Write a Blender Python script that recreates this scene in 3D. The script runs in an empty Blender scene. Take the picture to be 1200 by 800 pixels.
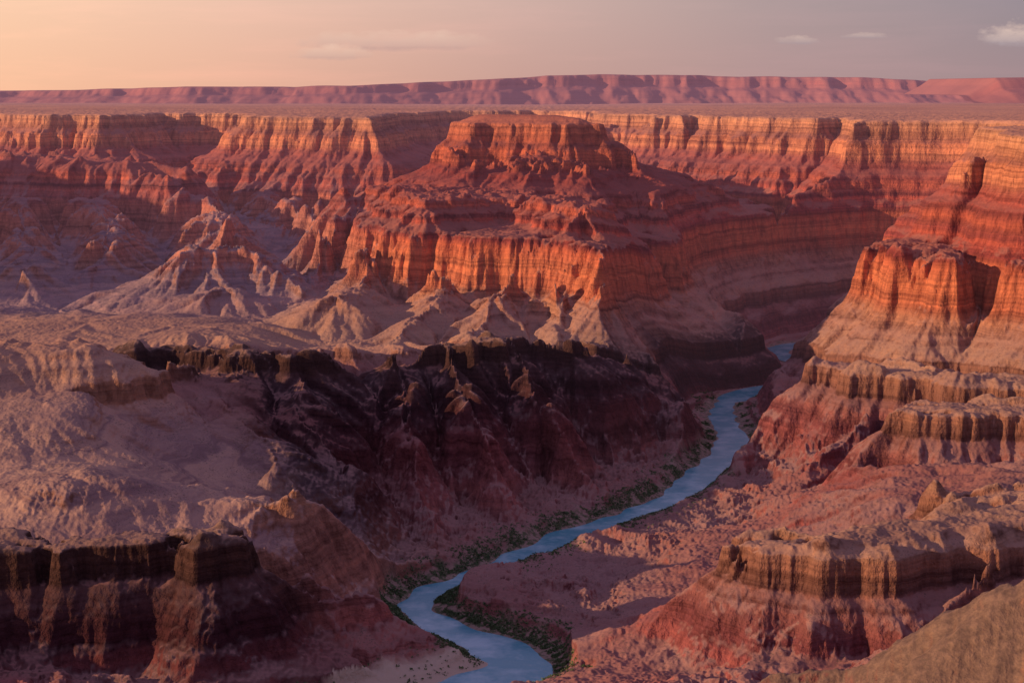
import bpy, math, numpy as np, time
from mathutils import Vector
t0=time.time()
rng=np.random.RandomState(7)
# units: 1 = 100 m.  River level z=0, viewpoint on the south rim at z=15
CAM_Z=15.0; PIT=math.atan(0.1485); F=2000.0
cp,sp=math.cos(PIT),math.sin(PIT)
def W(px,py,d):
    "image pixel -> world point on its camera ray, at chosen depth d"
    u=(px-600)/F; v=(py-400)/F
    dy=cp-v*sp; dz=-sp-v*cp
    return (u*d/dy, d, CAM_Z+dz*d/dy)
def WZ(px,py,z):  # image pixel -> where its camera ray meets elevation z
    u=(px-600)/F; v=(py-400)/F
    dy=cp-v*sp; dz=-sp-v*cp
    t=(z-CAM_Z)/dz
    return (u*t,dy*t,z)
# ------------------------------------------------ strata profile
zs=np.arange(0,13.6,0.01)
def form(z):
    if z<2.5: return 1.0
    if z<3.4: return .22
    if z<4.9: return 1.3
    if z<5.3: return .7
    if z<7.3: return .2 if (z-5.3)%.9<.75 else .6
    if z<9.4: return .3 if (z-7.3)%0.7<0.36 else 1.1
    if z<10.2: return 1.1
    if z<11.3: return .24
    if z<11.8: return 1.0
    if z<12.8: return .2
    return 3.0
e=np.array([form(z) for z in zs])
def n1(per,seed):
    r=np.random.RandomState(seed).randn(int(13.6/per)+3)
    return np.interp(zs/per,np.arange(len(r)),r)
e=e*np.exp(0.4*n1(.09,1)+0.5*n1(.22,2))
Ecum=np.concatenate([[0],np.cumsum(e[:-1])*0.01])
def T(E): return np.where(E<0,E,np.interp(E,Ecum,zs))
_Eg=np.linspace(-2,Ecum[-1]+2,1200)
_tg=np.interp(_Eg,Ecum,zs); _dE=_Eg[1]-_Eg[0]; _h=int(3*.5/_dE); _kk=np.exp(-.5*(np.arange(-_h,_h+1)*_dE/.5)**2); _kk/=_kk.sum()
_ts=np.convolve(np.pad(_tg,_h,'edge'),_kk,'valid')
def Tsoft(E): return np.where(E<.3,T(E),np.interp(E,_Eg,.88*_ts+.12*_tg))
def Tinv(z): return np.interp(z,zs,Ecum)
# ------------------------------------------------ noise
P=rng.permutation(512); P=np.concatenate([P,P,P])
ANG=rng.rand(512)*2*np.pi; GX=np.cos(ANG).astype(np.float32); GY=np.sin(ANG).astype(np.float32)
def hsh(ix,iy,s=0): return P[P[(ix+s*37)&511]+(iy&511)]
def perlin(x,y,s=0):
    ix=np.floor(x).astype(np.int32); iy=np.floor(y).astype(np.int32)
    fx=(x-ix).astype(np.float32); fy=(y-iy).astype(np.float32)
    u=fx*fx*fx*(fx*(fx*6-15)+10); v=fy*fy*fy*(fy*(fy*6-15)+10)
    def g(a,b):
        h=hsh(ix+a,iy+b,s); return GX[h]*(fx-a)+GY[h]*(fy-b)
    a=g(0,0)*(1-u)+g(1,0)*u; b=g(0,1)*(1-u)+g(1,1)*u
    return (a*(1-v)+b*v)*1.4
def fbm(x,y,o,s=0,gain=.5):
    r=0;a=1
    for i in range(o):
        r=r+a*perlin(x,y,s+i*3); x=x*2.03+5.1; y=y*2.03-3.7; a*=gain
    return r
# ------------------------------------------------ river
rpx=[(300,870),(440,832),(540,808),(596,790),(604,772),(562,750),(520,735),(490,715),(498,696),(556,674),(620,649),(680,623),(740,603),(790,582),(824,556),(852,530),(858,510),(846,488),(854,470),(885,458),(930,450),(958,438),(942,425),(908,414),(925,405),(985,398),(1060,392)]
rp=np.array([WZ(a,b,0)[:2] for a,b in rpx])
def catmull(p,n=10):
    out=[]
    q=np.vstack([2*p[0]-p[1],p,2*p[-1]-p[-2]])
    for i in range(1,len(q)-2):
        for t in np.arange(n)/n:
            out.append(.5*((2*q[i])+(-q[i-1]+q[i+1])*t+(2*q[i-1]-5*q[i]+4*q[i+1]-q[i+2])*t*t+(-q[i-1]+3*q[i]-3*q[i+1]+q[i+2])*t**3))
    out.append(q[-2]); return np.array(out)
RIV=catmull(rp,6)
rw=np.interp(RIV[:,1],[38,44,48,52,56,60,66,75,82,104],[.9,.85,.42,.5,.66,.55,.7,.58,.42,.32])
# ------------------------------------------------ control data
floor=[(0,650,42),(150,642,42),(250,636,42.5),(100,550,47),(60,470,53),(250,500,56),(310,590,47),(200,450,60),
(100,800,39.2),(220,800,39.6),(0,800,39),(360,795,41),(410,735,45),(470,745,46),(500,795,42),(-200,640,42),(-200,480,54),(-200,380,76),
(400,600,52),(450,640,52),(330,560,53),(560,600,57),(600,570,59.5),(680,540,63),(750,560,65),(520,640,54),(440,560,57),
(100,380,76),(250,385,74),(400,400,74),(500,402,78),(600,400,80),(700,410,80),(790,425,81),(850,400,96),
(180,352,90),(350,342,95),(100,300,110),(300,265,118),(400,310,100),(0,300,105),(-200,300,105),(480,210,135),(200,200,138),(0,200,138),
(900,550,62),(800,600,57),(850,650,50),(700,660,51),(700,720,46),(800,720,45),(650,785,41.5),(750,780,41),(760,835,37),(850,810,38),(900,480,72),(950,500,67),(1000,560,59),
(1050,650,47),(900,720,43),(1000,760,40),(990,400,92),(1000,350,94),(1100,560,53),(1200,560,52),(1200,700,41),(860,330,112),(800,300,116),(850,385,103)]
fp=np.array([W(*a) for a in floor])
Sp=np.array([(-12,40,0.15),(-7,42,.2),(-14,57,2.2),(-20,55,2.0),(-9,65,1.9),(-12,49,1.2),(-20,75,.3),(-8,74,.4),(0,68,1.7),(4,68,1.5),(0,77,.2),(8,76,-.6),(12,88,-1.4),(8,42,0.05),(14,60,.75),(0,85,.0),(20,80,.2),(0,120,0),(-30,110,0),(20,120,0),(-30,150,0)])
# how rounded the profile is: 1 = badland slopes, 0 = stepped cliffs
Kp=np.array([(-14,57.5,.1),(-11,53,1),(-10,49,1),(-7,50,.9),(-14,41.5,.15),(-8,42,.2),(-16,49,1),(-16,53,1),(0,66,.4),(4,64,.5),(-5,60,.7),(8,42,0),(14,60,0.1),(22,85,0),(12,75,.3),(-25,100,1),(-15,100,1),(-20,92,1),(-22,110,.95),(-30,116,.7),(-15,115,.7),(0,84,.0),(-5,74,1),(3,74,.8),(-15,74,1),(0,112,.0),(-6,95,0),(6,95,0),(-30,140,.1),(0,150,.1),(15,125,.1),(12,96,.4),(5,50,.95),(7,54,.95),(9,57,.9),(3,46,.95),(6,46,.9)])
# relief strength of the gullying
Gp=np.array([(-12,51,.45),(-16,48,.45),(-10,48,.45),(-14,42,.8),(-5,60,1.4),(2,64,1.4),(-8,60,1.2),(6,52,1.35),(5,46,1.35),(9,55,1.25),(-25,100,1.4),(-15,95,1.3),(-35,110,1.4),(-15,78,.9),(0,84,1.0),(0,110,1),(20,80,1.1),(0,150,1.1),(10,42,.9),(-5,46,1.3)])
def idw(x,y,p,pw=3.5,eps=1.5):
    num=0;den=0
    for a in p:
        w=1/((x-a[0])**2+(y-a[1])**2+eps)**(pw/2); num=num+w*a[2]; den=den+w
    return num/den
# ridges: list of ((px,py,d)...), half width, E slope
ridges=[
 ([(582,131,110),(640,131,109),(672,139,108)],.5,.66),
 ([(700,160,110),(740,195,106),(770,222,101)],.3,.45),
 ([(555,165,110),(520,195,108),(470,228,104),(418,236,101)],.3,.5),
 ([(690,300,82),(740,370,80),(800,392,82)],.1,.5),
 ([(600,335,80),(560,390,72)],.05,.5),
 ([(520,330,83),(465,395,73)],.05,.5),
 ([(660,345,79),(665,402,73)],.05,.5),
 ([(440,290,90),(395,355,79)],.05,.5),
 ([(415,236,101),(380,300,93),(350,350,86)],.1,.7),
 ([(-60,186,128),(60,186,125),(150,192,122),(200,206,120)],1.5,.7),
 ([(200,216,120),(240,245,112),(290,280,102)],.1,.4),
 ([(205,328,90),(240,302,90),(265,293,90),(300,305,90),(345,340,87)],.3,.34),
 ([(110,228,118),(130,262,106),(110,315,94)],.1,.4),
 ([(30,228,118),(40,275,104),(30,328,90)],.1,.4),
 ([(-60,260,105),(-40,330,90)],.1,.4),
 ([(310,218,128),(350,245,115),(370,280,106)],.1,.45),
 ([(205,350,85),(260,341,85),(310,352,85)],.3,.4),
 ([(150,404,66),(215,412,65),(285,410,64),(345,424,63)],.3,.6),
 ([(345,424,63),(350,470,60),(385,520,57),(440,640,50.5)],.05,.45),
 ([(285,412,64),(280,470,59),(320,545,53)],.05,.4),
 ([(455,438,65),(505,408,67),(545,412,67),(592,397,69),(650,408,69),(700,424,71)],.2,.6),
 ([(700,424,71),(780,450,74),(825,482,74)],.2,.7),
 ([(592,397,69),(640,480,63.5),(690,560,60.5)],.05,.6),
 ([(505,408,67),(550,490,61.5),(610,590,57)],.05,.6),
 ([(455,438,65),(480,530,58.5),(520,630,53.5)],.05,.6),
 ([(690,424,71),(740,495,68),(770,550,65)],.05,.6),
 ([(780,428,82),(850,413,86),(885,404,90)],.4,1.0),
 ([(-150,400,58),(0,406,57),(90,410,57),(135,426,57)],.9,.7),
 ([(-100,645,42),(100,640,42),(200,636,42.3),(268,632,42.6)],.8,1.2),
 ([(268,632,42.6),(330,690,42.6),(420,710,44),(500,750,44)],.1,.6),
 ([(890,640,42.5),(1000,634,42),(1100,612,43.5),(1250,590,45)],1.1,1.3),
 ([(1110,574,47.5),(1250,562,47.5)],.7,1.1),
 ([(1090,478,57.5),(1250,480,57)],1.2,.9),
 ([(985,424,67.5),(1100,436,64),(1250,448,62)],1.2,.9),
 ([(960,330,88),(905,385,89)],.3,.7),
 ([(1020,403,84),(930,415,84),(892,435,82),(874,457,80.7)],.3,.7),
 ([(985,430,68),(930,480,69),(885,520,68)],.1,.45),
 ([(1000,500,63),(900,580,58),(820,612,56)],.1,.4),
 ([(1060,600,52),(930,650,49),(800,665,49)],.1,.4),
 ([(880,660,43),(800,720,43),(700,760,42.5)],.1,.45),
 ([(1300,640,34),(1200,688,34.5),(1080,738,35.5),(930,802,36.5)],.3,.75),
]
# benches: plan outline, top elevation, outer slope
benches=[
 ([(425,262,95),(470,270,90),(530,281,86),(600,284,84.5),(650,285,84),(700,294,80.5),(724,303,78),(738,290,82),(752,266,93),(840,260,97),(915,268,93),(925,250,104),(800,225,125),(560,210,142),(430,236,114)],7.5,.62),
 ([(500,243,90),(560,238,93),(620,236,94),(660,243,89),(680,252,86),(715,235,98),(770,222,106),(740,205,121),(560,200,128),(500,215,114),(455,232,102)],9.0,.55),
 ([(520,195,109),(560,203,102),(620,206,100),(690,204,100),(735,196,108),(725,180,124),(550,180,124)],10.1,.6),
 ([(1005,335,80),(1040,330,79),(1060,338,75.5),(1110,345,73.5),(1150,335,76),(1185,345,72),(1260,350,70),(1600,350,60),(1700,350,110),(1010,300,108),(975,320,92)],7.4,1.0),
]
rim=[(-1500,120),(-800,122),(-420,118),(-330,128),(-260,140),(-100,152),(0,150),(60,141),(130,139),(200,150),(290,147),(325,134),(420,131),(450,148),(520,166),(620,170),(700,160),(730,144),(780,138),(800,141),(840,133),(900,128),(950,125),(985,129),(1005,115),(985,103),(1008,92),(1042,88),(1062,96),(1085,94),(1100,84.5),(1135,82.5),(1150,89),(1170,86),(1185,79.5),(1215,76),(1300,78),(1350,70),(1500,66),(2200,60)]
rimw=[((a-600)/F*d,d) for a,d in rim]
poly=np.array(rimw+[(400,60),(400,400),(-400,400),(-400,120)])
west_blocker=np.array([(-95,70),(-66,73),(-58,82),(-56,96),(-52,108),(-53,120),(-60,130),(-95,134)])  # unseen plateau off the left edge, added to shade the left basin
south=np.array([(-200,-60),(-200,-2),(-60,-2.5),(-20,-1.8),(-5,-.8),(0,-.3),(5,-.8),(30,-2),(200,-3),(200,-60)])
def segd(x,y,a,b):
    dx,dy=b[0]-a[0],b[1]-a[1]; L=dx*dx+dy*dy+1e-9
    t=np.clip(((x-a[0])*dx+(y-a[1])*dy)/L,0,1)
    return np.hypot(x-a[0]-t*dx,y-a[1]-t*dy),t
def polysd(x,y,pl):
    d=1e9; ins=np.zeros(x.shape,bool); n=len(pl)
    for i in range(n):
        a,b=pl[i],pl[(i+1)%n]
        d=np.minimum(d,segd(x,y,a,b)[0])
        c=((a[1]>y)!=(b[1]>y))
        xi=a[0]+(y-a[1])*(b[0]-a[0])/(b[1]-a[1]+1e-12)
        ins^=(c&(x<xi))
    return np.where(ins,-d,d)
def riverd(x,y):
    d=np.full(x.shape,1e9)
    for i in range(len(RIV)-1):
        dd,t=segd(x,y,RIV[i],RIV[i+1]); dd=dd-(rw[i]*(1-t)+rw[i+1]*t)
        d=np.minimum(d,dd)
    return d
def smax(a,b,k):
    h=np.clip(.5+.5*(a-b)/k,0,1); return b*(1-h)+a*h+k*h*(1-h)
# coarse field
X0,X1,Y0,Y1=-95,60,-6,182
NC=620
cx=np.linspace(X0,X1,NC); cy=np.linspace(Y0,Y1,int(NC*1.2)); CX,CY=np.meshgrid(cx,cy)
wa=np.clip((CY-20)/80,.15,1.1)*(1-.5*np.exp(-((CX)**2+(CY-90)**2)/300))*(1-.6*np.exp(-((CX-22)**2+(CY-82)**2)/150))
wx=CX+wa*(1.2*perlin(CX/9,CY/9,11)+.6*perlin(CX/3.5,CY/3.5,12)); wy=CY+wa*(1.4*perlin(CX/9,CY/9,13)+.6*perlin(CX/3.5,CY/3.5,14))
S=idw(CX,CY,Sp,3.5,8)
KS=idw(CX,CY,Kp,3.5,3)
GS=idw(CX,CY,Gp,3.5,4)
Sf=lambda x,y: float(idw(np.array(x),np.array(y),Sp,3.5,8))
fE=fp.copy()
for a in fE: a[2]=Tinv(max(a[2]-Sf(a[0],a[1]),.05))
E=idw(wx,wy,fE)
for pts,hw,sl in ridges:
    w=[W(*p) for p in pts]; ez=[float(Tinv(np.clip(p[2]-Sf(p[0],p[1]),.05,13.3))) for p in w]
    best=np.full(CX.shape,-1e9)
    for i in range(len(w)-1):
        dd,t=segd(wx,wy,w[i],w[i+1])
        best=np.maximum(best,ez[i]*(1-t)+ez[i+1]*t-sl*np.maximum(dd-hw,0))
    E=smax(E,best,.4)
for pts,z,sl in benches:
    sd=polysd(wx,wy,np.array([W(*p)[:2] for p in pts]))
    E=smax(E,float(Tinv(z))+np.where(sd>0,-sl*sd,np.minimum(-sd*.05,.25)),.2)
top=float(Tinv(12.85))
far=np.clip((CY-95)/40,0,1)
sd=polysd(wx,wy,poly); E=smax(E,top-np.where(sd>0,(.72-.12*far+.8*(1-far)*np.clip((CX-8)/8,0,1))*sd,sd*.02),.3)
sd=polysd(wx,wy,west_blocker); E=smax(E,top-.8*np.maximum(sd,0),.3)
sds=polysd(CX,CY,south)
E=smax(E,top+.3-1.3*np.maximum(sds,0),.3)
HIGH=np.clip(-polysd(wx,wy,west_blocker)/1.5,0,1)*1.5+np.clip(-sds/.5,0,1)*2.0
RD=riverd(CX,CY)
smoothm=np.clip((38.5-CY)/3,0,1)*np.clip((CX-3)/2,0,1)   # soft shale hill
print('coarse',time.time()-t0)
# fine field
NX,NY=1450,1750
gx=np.linspace(X0,X1,NX); gy=np.linspace(Y0,Y1,NY)
def up(A,x=None,y=None):
    x=gx if x is None else x;y=gy if y is None else y
    fx=np.interp(x,cx,np.arange(len(cx))); fy=np.interp(y,cy,np.arange(len(cy)))
    ix=np.minimum(fx.astype(int),len(cx)-2); iy=np.minimum(fy.astype(int),len(cy)-2)
    tx=(fx-ix)[None,:]; ty=(fy-iy)[:,None]
    R=A[iy]*(1-ty)+A[iy+1]*ty
    return R[:,ix]*(1-tx)+R[:,ix+1]*tx
GXm,GYm=np.meshgrid(gx.astype(np.float32),gy.astype(np.float32))
Ef=up(E).astype(np.float32); RDf=up(RD).astype(np.float32); Gf=up(GS).astype(np.float32)
def blur(A,n):
    for _ in range(n):
        A=(A+np.roll(A,1,0)+np.roll(A,-1,0))/3; A=(A+np.roll(A,1,1)+np.roll(A,-1,1))/3
    return A
Es=blur(Ef,4)
dy_,dx_=np.gradient(Es,gy[1]-gy[0],gx[1]-gx[0])
mag=np.hypot(dx_,dy_)+1e-6
Es2=blur(Es,14); d2y,d2x=np.gradient(Es2,gy[1]-gy[0],gx[1]-gx[0])
amp=np.clip(np.hypot(d2x,d2y)/.42,0.25,1).astype(np.float32)*Gf
inner=np.clip((top+.05-Ef)/.5,0,1)  # none on plateau
def gully(x,y,dxn,dyn,s):
    ix=np.floor(x).astype(np.int32); iy=np.floor(y).astype(np.int32); fx=x-ix; fy=y-iy
    va=np.zeros_like(x);vx=np.zeros_like(x);vy=np.zeros_like(x);wt=np.zeros_like(x)
    for i in (-1,0,1):
        for j in (-1,0,1):
            h=hsh(ix+i,iy+j,s)
            px=fx-i-.5-GX[h]*.35; py=fy-j-.5-GY[h]*.35
            w=np.exp(-2.2*(px*px+py*py)); m=(px*dxn+py*dyn)*6.2832
            wt+=w; va+=np.cos(m)*w; sn=-np.sin(m)*w; vx+=sn*dxn; vy+=sn*dyn
    return va/wt,vx/wt,vy/wt
hx=np.zeros_like(Ef);hy=np.zeros_like(Ef);hh=np.zeros_like(Ef)
a=.42;f=1/5.0
for o in range(5):
    ddx=dy_/mag+1.1*hy; ddy=-dx_/mag-1.1*hx
    n=np.hypot(ddx,ddy)+1e-6; ddx=(ddx/n).astype(np.float32); ddy=(ddy/n).astype(np.float32)
    v,vx,vy=gully(GXm*f+o*7.3,GYm*f-o*3.1,ddx,ddy,o)
    hh+=a*v; hx+=a*vx*1.0; hy+=a*vy*1.0
    a*=.58; f*=1.9
print('gully',time.time()-t0)
sm=up(smoothm).astype(np.float32)
Ef=Ef+hh*amp*inner*(1-.35*sm)*np.clip(.3+RDf/2,.25,1)*np.clip(Ef/1.2,.45,1)
rr=np.maximum(RDf+.3*perlin(GXm/1.3,GYm/1.3,40),-2)
cap=np.where(rr<0,rr*.35,np.where(rr<.6,rr*.22,.132+(rr-.6)*1.15))
Ef=np.minimum(np.maximum(Ef,np.where(RDf>.1,.12,-5)),cap)
def samp(A,x,y):
    fx=(x-X0)/(X1-X0)*(NX-1); fy=(y-Y0)/(Y1-Y0)*(NY-1)
    fx=np.clip(fx,0,NX-1.001); fy=np.clip(fy,0,NY-1.001)
    ix=fx.astype(np.int32); iy=fy.astype(np.int32); tx=(fx-ix); ty=fy-iy
    return (A[iy,ix]*(1-tx)+A[iy,ix+1]*tx)*(1-ty)+(A[iy+1,ix]*(1-tx)+A[iy+1,ix+1]*tx)*ty
Sfine=up(S).astype(np.float32); Hf=up(HIGH).astype(np.float32); Kf=up(KS).astype(np.float32)
def height(x,y):
    E=samp(Ef,x,y); rd=samp(RDf,x,y); s=samp(Sfine,x,y); smo=samp(sm,x,y); ks=samp(Kf,x,y); gs=samp(Gf,x,y)
    det=.11*(1-2*np.abs(perlin(x*.9,y*.9,50)))*(1-.9*ks)+.07*perlin(x*2.1,y*2.1,51)*(1-.75*ks)+.04*(1-2*np.abs(perlin(x*4.6,y*4.6,52)))*(1-.5*ks)+.02*perlin(x*10,y*10,53)*(1-.4*ks)
    k=np.clip(rd/1.5,0,1)*np.clip((top+.5-E)/.4,0.1,1)*(1-.3*smo)*np.clip(gs,.4,1.1)
    E=E+det*k
    st=T(E)*(1-ks)+Tsoft(E)*ks
    st=st*(1-smo)+(E*1.1)*smo
    k2=np.clip(rd/1.,0,1)
    st2=st+.015*fbm(x*3,y*3,3,60)*k2
    z=st2+s*np.clip(E/.8,0,1)*np.clip((top-E)/1.0,0,1)+samp(Hf,x,y)
    # plateau swells far away
    z=z+np.where(y>130,np.clip((y-130)/60,0,1)*.12*fbm(x/14,y/14,3,70),0)*(E>top)
    z=z-np.clip((y-170)/300,0,1)*2.4
    return z,st,rd
# mesh grid
u=np.concatenate([np.linspace(-.72,-.335,100)[:-1],np.linspace(-.335,.335,1150),np.linspace(.335,.5,40)[1:]])
ys=np.concatenate([np.linspace(-5.5,36,120)[:-1],np.exp(np.linspace(math.log(36),math.log(178),1250))[:-1],np.exp(np.linspace(math.log(178),math.log(1500),80))])
ub=np.where(ys<30,30,ys)
X=(u[None,:]*ub[:,None]).astype(np.float64); Y=np.repeat(ys[:,None],len(u),1)
Z=np.zeros_like(X);ST=np.zeros_like(X);RR=np.zeros_like(X)
for i in range(0,len(ys),250):
    Z[i:i+250],ST[i:i+250],RR[i:i+250]=height(X[i:i+250],Y[i:i+250])
print('height',time.time()-t0, len(ys),len(u))
def gridmesh(name,X,Y,Z,attrs):
    r,c=X.shape
    co=np.stack([X,Y,Z],-1).reshape(-1,3).astype(np.float32)
    idx=np.arange(r*c,dtype=np.int32).reshape(r,c)
    q=np.stack([idx[:-1,:-1],idx[:-1,1:],idx[1:,1:],idx[1:,:-1]],-1).reshape(-1,4)
    me=bpy.data.meshes.new(name); me.vertices.add(len(co)); me.vertices.foreach_set('co',co.ravel())
    me.loops.add(q.size); me.loops.foreach_set('vertex_index',q.ravel())
    me.polygons.add(len(q)); me.polygons.foreach_set('loop_start',np.arange(0,q.size,4,dtype=np.int32))
    me.polygons.foreach_set('use_smooth',np.ones(len(q),bool))
    me.update(calc_edges=True)
    for k,v in attrs.items():
        at=me.attributes.new(k,'FLOAT','POINT'); at.data.foreach_set('value',v.astype(np.float32).ravel())
    ob=bpy.data.objects.new(name,me); bpy.context.collection.objects.link(ob); return ob
# masks: lava/dark schist ridge with its shade painted in, shale hill, sand bars
def near(pts,r,soft):
    w=[W(*p) for p in pts]; d=1e9
    for i in range(len(w)-1): d=np.minimum(d,segd(X,Y,w[i],w[i+1])[0])
    return np.clip((r-d)/soft,0,1)
dark=np.maximum(near([(150,410,65),(345,430,62),(385,520,57),(420,600,52)],3.5,2.0),near([(440,450,63),(590,440,66),(700,450,69),(800,470,73)],5.0,3.0))
dark=np.maximum(dark,near([(790,430,80),(890,410,90)],2.5,1.5))
dark=np.maximum(dark,.9*near([(-100,700,41),(300,700,41)],3.0,1.0))  # left front cliff, brown rock darkened further to paint in its shade
sandpts=[(420,800,41),(500,792,42),(560,778,43)]
sand=near(sandpts,1.0,.35)*(Z<.55)
pale=np.maximum(near([(1300,640,34),(1200,700,34),(930,810,35)],3.5,1.5),0)
tan=np.clip(np.maximum(near([(-100,560,49),(60,540,49),(180,520,51),(270,560,49)],8,4),0),0,1)*(Y>42.3)
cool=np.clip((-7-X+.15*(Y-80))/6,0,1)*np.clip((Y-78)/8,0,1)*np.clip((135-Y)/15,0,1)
red=near([(500,160,108),(740,160,108)],14,5)
big=.5+.5*fbm(X*.25,Y*.25,3,30)*.8
med=.5+.42*fbm(X*1.2,Y*1.2,3,34)
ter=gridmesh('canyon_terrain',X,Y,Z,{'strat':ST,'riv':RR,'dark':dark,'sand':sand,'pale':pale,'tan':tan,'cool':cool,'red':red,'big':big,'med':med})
print('mesh',time.time()-t0)
# ---------------- node helper
class N:
    def __init__(s,nt): s.nt=nt
    def __call__(s,t,ins={},**kw):
        n=s.nt.nodes.new(t)
        for k,v in kw.items(): setattr(n,k,v)
        for k,v in ins.items():
            if isinstance(v,bpy.types.NodeSocket): s.nt.links.new(v,n.inputs[k])
            else: n.inputs[k].default_value=v
        return n
    def m(s,op,a,b=0,c=None,clamp=False):
        n=s('ShaderNodeMath',{0:a,1:b},operation=op,use_clamp=clamp)
        if c is not None:
            if isinstance(c,bpy.types.NodeSocket): s.nt.links.new(c,n.inputs[2])
            else: n.inputs[2].default_value=c
        return n.outputs[0]
    def mr(s,v,a,b,c=0,d=1): return s('ShaderNodeMapRange',{0:v,1:a,2:b,3:c,4:d},clamp=True).outputs[0]
    def mix(s,f,a,b,bt='MIX'):
        n=s('ShaderNodeMix',{},data_type='RGBA',blend_type=bt)
        for k,v in ((0,f),(6,a),(7,b)):
            if isinstance(v,bpy.types.NodeSocket): s.nt.links.new(v,n.inputs[k])
            else: n.inputs[k].default_value=v
        return n.outputs[2]
    def attr(s,n): return s('ShaderNodeAttribute',attribute_name=n).outputs['Fac']
    def noise(s,vec,scale,detail=4,rough=.55,dist=0): return s('ShaderNodeTexNoise',{'Vector':vec,'Scale':scale,'Detail':detail,'Roughness':rough,'Distortion':dist}).outputs[0]
    def ramp(s,v,stops,interp='LINEAR'):
        n=s('ShaderNodeValToRGB',{0:v}); r=n.color_ramp; r.interpolation=interp
        while len(r.elements)<len(stops): r.elements.new(.5)
        for e,(p,c) in zip(r.elements,stops): e.position=p; e.color=(*c,1)
        return n.outputs[0]
def newmat(name):
    m=bpy.data.materials.new(name); m.use_nodes=True; nt=m.node_tree; nt.nodes.clear(); return m,N(nt)
# ---------------- rock material
m,n=newmat('layered_rock')
geo=n('ShaderNodeNewGeometry'); pos=geo.outputs['Position']; st=n.attr('strat')
big=n.attr('big')
n12=n.attr('med')
s1=n.m('ADD',st,n.m('MULTIPLY',n.m('SUBTRACT',n12,.5),.14))
sn=n.m('DIVIDE',s1,13.0)
cl=[(0,(.28,.12,.10)),(.9,(.30,.09,.08)),(1.6,(.20,.062,.06)),(2.45,(.27,.115,.09)),(2.6,(.18,.08,.06)),(3.3,(.28,.13,.085)),(3.5,(.34,.18,.115)),(4.2,(.31,.155,.11)),(4.9,(.37,.17,.10)),
 (5.4,(.48,.15,.075)),(6.4,(.56,.175,.08)),(7.2,(.46,.12,.06)),(7.5,(.27,.055,.045)),(8.0,(.46,.10,.06)),(8.3,(.24,.055,.045)),(8.8,(.45,.11,.06)),(9.3,(.26,.06,.045)),(9.9,(.38,.09,.06)),(10.25,(.38,.12,.075)),(10.6,(.60,.23,.115)),(11.3,(.58,.21,.10)),(11.5,(.35,.135,.085)),(11.9,(.45,.185,.10)),(12.4,(.60,.27,.14)),(12.9,(.46,.23,.13))]
rock=n.ramp(sn,[(min(a/13,1),c) for a,c in cl])
tl=[(0,(.30,.155,.125)),(1.2,(.27,.095,.085)),(2.4,(.28,.125,.10)),(3.6,(.39,.22,.145)),(4.8,(.39,.20,.135)),(6.5,(.40,.18,.12)),(8,(.35,.11,.075)),(9.8,(.35,.10,.07)),(11.5,(.37,.15,.10)),(12.6,(.40,.19,.11)),(12.86,(.58,.275,.155))]
talus=n.ramp(sn,[(min(a/13,1),c) for a,c in tl])
talus=n.mix(n.m('MULTIPLY',n.mr(big,.38,.62),n.mr(st,2.6,2.2,0,.65)),talus,(.38,.215,.165,1))
# bedding lines
sx=n('ShaderNodeSeparateXYZ',{0:pos})
mp=n('ShaderNodeCombineXYZ',{'X':n.m('MULTIPLY',sx.outputs[0],.04),'Y':n.m('MULTIPLY',sx.outputs[1],.04),'Z':n.m('MULTIPLY',s1,4.6)}).outputs[0]
bed=n.noise(mp,1.0,4,.72)
tan=n.attr('tan'); cool=n.attr('cool')
talus=n.mix(n.m('MULTIPLY',tan,.85),talus,n.mix(n.mr(bed,.4,.6),(.30,.18,.155,1),(.48,.29,.20,1)))
rock=n.mix(n.m('MULTIPLY',tan,.6),rock,(.42,.21,.12,1))
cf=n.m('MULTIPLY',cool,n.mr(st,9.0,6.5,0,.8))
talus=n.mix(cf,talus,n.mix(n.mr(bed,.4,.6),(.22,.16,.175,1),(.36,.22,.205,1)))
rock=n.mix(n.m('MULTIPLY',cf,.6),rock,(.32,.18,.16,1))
rock=n.mix(1,rock,n.ramp(bed,[(.28,(.38,.31,.33)),(.5,(.95,.95,.95)),(.68,(1.35,1.3,1.2))]),'MULTIPLY')
talus=n.mix(.5,talus,n.ramp(bed,[(.3,(.55,.47,.5)),(.5,(1,1,1)),(.7,(1.25,1.2,1.15))]),'MULTIPLY')
# vertical streaks on cliffs
mv=n('ShaderNodeMapping',{'Vector':pos,'Scale':(3.2,3.2,.45)}).outputs[0]
strk=n.noise(mv,1.1,3,.65)
rock=n.mix(.8,rock,n.ramp(strk,[(.3,(.48,.41,.43)),(.52,(1,1,1)),(.72,(1.25,1.2,1.15))]),'MULTIPLY')
nz=n('ShaderNodeSeparateXYZ',{0:geo.outputs['Normal']}).outputs[2]
mid5=n.noise(pos,5,4,.66)
nzn=n.m('ADD',nz,n.m('MULTIPLY',n.m('SUBTRACT',mid5,.5),.28))
ff=n.mr(nzn,.62,.82)
col=n.mix(ff,rock,talus)
col=n.mix(n.m('MULTIPLY',n.attr('red'),n.mr(st,8.5,10,0,.85)),col,n.mix(1,col,(.76,.46,.44,1),'MULTIPLY'))
dk=n.attr('dark')
dkn=n.m('MULTIPLY',n.m('MULTIPLY',dk,n.mr(nzn,.97,.82,.3,1)),n.mr(st,.1,1.3,.4,1))
col=n.mix(dkn,col,n.mix(1,col,(.23,.235,.29,1),'MULTIPLY'))
pale=n.attr('pale'); col=n.mix(n.m('MULTIPLY',pale,n.mr(nzn,.5,.7)),col,n.mix(n.mr(mid5,.35,.65),(.13,.08,.06,1),(.24,.145,.10,1)))
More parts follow.
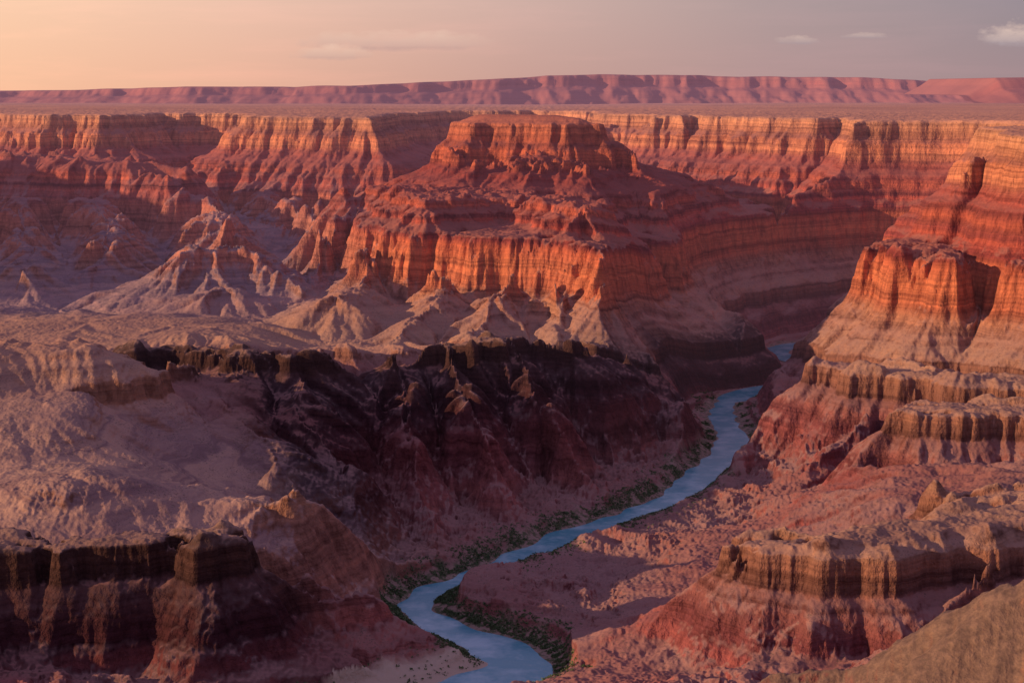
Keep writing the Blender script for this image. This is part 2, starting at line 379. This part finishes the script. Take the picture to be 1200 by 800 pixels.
col=n.mix(n.mr(big,.3,.75,0,.45),col,n.mix(1,col,(.70,.68,.85,1),'MULTIPLY'))
# speckled desert scrub & boulders
sc=n.noise(pos,15,2,.6)
scr=n.m('MULTIPLY',n.m('MULTIPLY',n.mr(sc,.56,.63),n.mr(nzn,.7,.85)),n.mr(n12,.35,.6,.1,.6))
scr=n.m('MULTIPLY',scr,n.mr(sx.outputs[1],110,150,1,.25))
col=n.mix(scr,col,(.10,.075,.055,1))
riv=n.attr('riv'); rn=n.m('ADD',riv,n.m('MULTIPLY',n.m('SUBTRACT',n12,.5),1.2))
col=n.mix(n.m('MULTIPLY',n.mr(rn,.75,.2),n.mr(st,.6,.2)),col,(.30,.20,.15,1))
gr=n.m('MULTIPLY',n.mr(rn,.8,.3),n.mr(mid5,.47,.55))
gr=n.m('MULTIPLY',gr,n.mr(st,.4,.15)); col=n.mix(n.m('MULTIPLY',gr,.8),col,(.05,.08,.03,1))
col=n.mix(n.attr('sand'),col,(.50,.37,.26,1))
bh=n.m('ADD',n.m('MULTIPLY',mid5,.2),n.m('MULTIPLY',strk,.13))
bp=n('ShaderNodeBump',{'Height':bh,'Distance':1.0,'Strength':n.mr(nz,.55,.85,.8,.24)}).outputs[0]
# painted haze: distant ground tinted and made to glow mauve, by northing
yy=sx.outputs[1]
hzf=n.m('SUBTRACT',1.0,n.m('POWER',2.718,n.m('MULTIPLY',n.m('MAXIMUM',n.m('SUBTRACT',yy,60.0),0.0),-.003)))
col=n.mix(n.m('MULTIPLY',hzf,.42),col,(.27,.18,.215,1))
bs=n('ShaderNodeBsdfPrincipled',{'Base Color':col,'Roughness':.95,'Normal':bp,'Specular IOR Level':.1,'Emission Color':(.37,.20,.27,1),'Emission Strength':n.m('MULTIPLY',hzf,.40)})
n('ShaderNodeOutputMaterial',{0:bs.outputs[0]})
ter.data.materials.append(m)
# ---------------- distant cliffs (heightfield strip)
cxs=np.linspace(-210,190,1100); cys=np.linspace(-6,70,60)
def strip(name,ybase,topfn,xs,basez,flute):
    XX,DD=np.meshgrid(xs,cys); YY=ybase(XX)+DD
    tz=topfn(XX)
    d=DD+flute*fbm(XX/22,YY*0+3.3,3,80)+flute*.3*fbm(XX/4,DD/8,3,81)
    h=np.interp(d,[-5,0,10,12,18,20,22,70],[0,.0,.42,.52,.66,.9,1,1.0])
    ZZ=basez+(tz-basez)*h+.12*fbm(XX/3,YY/3,2,82)*(h<.97)
    ST=np.interp(h,[0,.4,.9,1],[7.6,8.8,10.0,10.3])
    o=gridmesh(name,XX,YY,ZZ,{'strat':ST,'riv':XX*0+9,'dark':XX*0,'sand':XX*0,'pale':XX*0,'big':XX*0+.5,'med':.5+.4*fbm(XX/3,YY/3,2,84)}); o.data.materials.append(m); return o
yb=lambda x: 400+0.06*x+14*np.sin(x/31)
pxs=np.array([-400,0,200,400,500,600,640,760,900,1040,1130,1142,1400]); pys=np.array([112,107,103,101,97,91,88,87,89,91,97,112,114])
tops=np.array([W(a,b,422)[2] for a,b in zip(pxs,pys)]); txs=np.array([W(a,100,422)[0] for a in pxs])
strip('distant_cliffs',yb,lambda x:np.interp(x,txs,tops)+.25*perlin(x/9,x*0+.5,83),cxs,10.2,6)
xs2=np.linspace(78,130,200)
t2x=[W(a,100,295)[0] for a in (1145,1168,1180,1260,1500)]; t2z=[W(600,b,295)[2] for b in (112,100,91,90,92)]
strip('distant_mesa',lambda x:280+0*x,lambda x:np.interp(x,t2x,t2z),xs2,11.2,2)
# ---------------- river water
L=np.gradient(RIV,axis=0); L/=np.hypot(L[:,0],L[:,1])[:,None]; Nn=np.stack([-L[:,1],L[:,0]],1)
tt=np.linspace(-1,1,7)
RX=RIV[:,0][:,None]+Nn[:,0][:,None]*tt*(rw[:,None]+.45); RY=RIV[:,1][:,None]+Nn[:,1][:,None]*tt*(rw[:,None]+.45)
wat=gridmesh('river',RX,RY,RX*0+0.0,{})
m2,n=newmat('river_water'); pos=n('ShaderNodeNewGeometry').outputs['Position']
wv=n.noise(pos,5,4,.6); rp_=n.noise(pos,.7,4,.65)
bp=n('ShaderNodeBump',{'Height':wv,'Distance':.02,'Strength':.5}).outputs[0]
c=n.mix(n.mr(rp_,.45,.65),(.09,.30,.35,1),(.32,.50,.53,1))
bs=n('ShaderNodeBsdfPrincipled',{'Base Color':c,'Roughness':.18,'IOR':1.33,'Normal':bp}); n('ShaderNodeOutputMaterial',{0:bs.outputs[0]})
wat.data.materials.append(m2)
# ---------------- riverside shrubs (one object)
K=34000
i=rng.randint(0,len(RIV)-1,K); t=rng.rand(K); base=RIV[i]*(1-t)[:,None]+RIV[i+1]*t[:,None]
side=rng.choice([-1,1],K); off=rw[i]+.08+np.abs(rng.randn(K))*.5
bx=base[:,0]+Nn[i,0]*side*off; by=base[:,1]+Nn[i,1]*side*off
z,stt,rd=height(bx,by)
clump=perlin(bx*1.1,by*1.1,90)+.35*perlin(bx*4,by*4,91)
dens=np.clip(1.3-by/62,0.0,1)+.2
sw=[W(*p) for p in sandpts]; sdd=np.minimum(segd(bx,by,sw[0],sw[1])[0],segd(bx,by,sw[1],sw[2])[0])
ok=(rd>.04)&(z>0.01)&(z<.5)&(clump>.3-.8*dens)&(by<90)&((sdd>.9)|(rng.rand(K)<.06))
bx,by,z=bx[ok],by[ok],z[ok]; print('shrubs',len(bx))
M=6; k=len(bx)
r=(.012+.02*rng.rand(k))
cen=np.repeat(np.stack([bx,by,z],1),M,0)+rng.randn(k*M,3)*np.repeat(r,M)[:,None]*[.9,.9,.5]+np.array([0,0,1])*np.repeat(r,M)[:,None]
sz=np.repeat(r,M)*(.5+.5*rng.rand(k*M))
v1=rng.randn(k*M,3); v1/=np.linalg.norm(v1,axis=1)[:,None]; v2=np.cross(v1,rng.randn(k*M,3)); v2/=np.linalg.norm(v2,axis=1)[:,None]
qv=np.stack([cen+v1*sz[:,None],cen+v2*sz[:,None],cen-v1*sz[:,None],cen-v2*sz[:,None]],1).reshape(-1,3)
me=bpy.data.meshes.new('riverside_shrubs'); me.from_pydata(qv.tolist(),[],np.arange(len(qv)).reshape(-1,4).tolist())
sh=bpy.data.objects.new('riverside_shrubs',me); bpy.context.collection.objects.link(sh)
m3,n=newmat('shrub_leaves'); pos=n('ShaderNodeNewGeometry').outputs['Position']
c=n.mix(n.mr(n.noise(pos,6,3),.35,.65),(.045,.085,.025,1),(.11,.15,.05,1))
bs=n('ShaderNodeBsdfPrincipled',{'Base Color':c,'Roughness':.8}); n('ShaderNodeOutputMaterial',{0:bs.outputs[0]}); me.materials.append(m3)
# ---------------- sun + sky
el=math.radians(13); az=math.radians(-103) # azimuth clockwise from +Y
sdv=Vector((math.sin(az)*math.cos(el),math.cos(az)*math.cos(el),math.sin(el)))
sl=bpy.data.lights.new('sun','SUN'); sl.energy=5.0; sl.angle=math.radians(.6); sl.color=(1,.65,.38)
so=bpy.data.objects.new('sun',sl); so.rotation_euler=sdv.to_track_quat('Z','Y').to_euler(); so.location=sdv*100; bpy.context.collection.objects.link(so)
w=bpy.data.worlds.new('World'); bpy.context.scene.world=w; w.use_nodes=True; nt=w.node_tree; nt.nodes.clear(); n=N(nt)
g=n('ShaderNodeTexCoord').outputs['Generated']; sx=n('ShaderNodeSeparateXYZ',{0:g}); gxx,gyy,gz=sx.outputs
low=n.ramp(n.mr(gxx,-.5,.5),[(0,(1.0,.60,.33)),(.22,(1.0,.56,.36)),(.35,(.86,.47,.34)),(.5,(.62,.36,.31)),(.65,(.47,.30,.30)),(.8,(.38,.26,.28)),(1,(.3,.23,.28))])
mid=n.ramp(n.mr(gxx,-.5,.5),[(0,(1.05,.68,.43)),(.22,(1.02,.66,.46)),(.35,(.88,.57,.45)),(.5,(.68,.46,.41)),(.65,(.43,.33,.34)),(.8,(.28,.25,.30)),(1,(.25,.24,.30))])
c=n.mix(n.mr(gz,.0,.06),low,mid)
c=n.mix(n.mr(gz,.07,.35),c,(.27,.23,.44,1))
c=n.mix(n.mr(gz,.0,-.1),c,(.2,.14,.12,1))
# thin streaky cloud veils and small cumulus
gm=n('ShaderNodeMapping',{'Vector':g,'Scale':(6,6,60)}).outputs[0]
veil=n.mr(n.noise(gm,1.2,6,.6,.3),.47,.72,0,.4); c=n.mix(veil,c,n.mix(1,c,(1.22,1.12,1.12,1),'MULTIPLY'))
def puff(x0,z0,rx,rz,scale=60,strength=1,hi=(.85,.62,.52,1),lo=(.42,.33,.36,1)):
    global c
    dx=n.m('DIVIDE',n.m('SUBTRACT',n.m('DIVIDE',gxx,gyy),x0),rx); dz=n.m('DIVIDE',n.m('SUBTRACT',n.m('DIVIDE',gz,gyy),z0),rz)
    dz=n.m('MULTIPLY',dz,n.mr(dz,-.2,.0,2.2,1))
    r2=n.m('ADD',n.m('MULTIPLY',dx,dx),n.m('MULTIPLY',dz,dz))
    nn=n.noise(n('ShaderNodeMapping',{'Vector':g,'Scale':(1,1,2)}).outputs[0],scale,6,.62)
    f=n.m('SUBTRACT',n.m('MULTIPLY',nn,2.0),r2)
    f=n.m('MULTIPLY',n.mr(f,.25,.95),n.mr(gyy,0,.1))
    f=n.m('MULTIPLY',f,strength)
    c=n.mix(f,c,n.mix(n.mr(dz,-.3,.9),lo,hi))
puff(.290,.0275,.024,.013,90,1); puff(.165,.0262,.018,.0045,110,.5); puff(.205,.029,.02,.003,110,.5)
puff(-.065,.0245,.07,.010,60,.6,(.95,.66,.52,1),(.56,.36,.33,1)); puff(-.105,.0185,.026,.008,80,.6,(1,.68,.52,1),(.62,.40,.35,1))
sky=n('ShaderNodeTexSky',sky_type='NISHITA',sun_disc=False,sun_elevation=el,sun_rotation=az)
bg1=n('ShaderNodeBackground',{'Color':c,'Strength':.93}); bg2=n('ShaderNodeBackground',{'Color':sky.outputs[0],'Strength':.006})
n('ShaderNodeOutputWorld',{0:n('ShaderNodeAddShader',{0:bg1.outputs[0],1:bg2.outputs[0]}).outputs[0]})
# ---------------- camera
cd=bpy.data.cameras.new('camera'); cd.lens=60; cd.sensor_width=36; cd.clip_start=.1; cd.clip_end=5000
co=bpy.data.objects.new('camera',cd); co.location=(0,0,CAM_Z); co.rotation_euler=(math.pi/2-PIT,0,0); bpy.context.collection.objects.link(co)
bpy.context.scene.camera=co
vs=bpy.context.scene.view_settings; vs.view_transform='Standard'; vs.look='None'; vs.exposure=0
print('done',time.time()-t0)
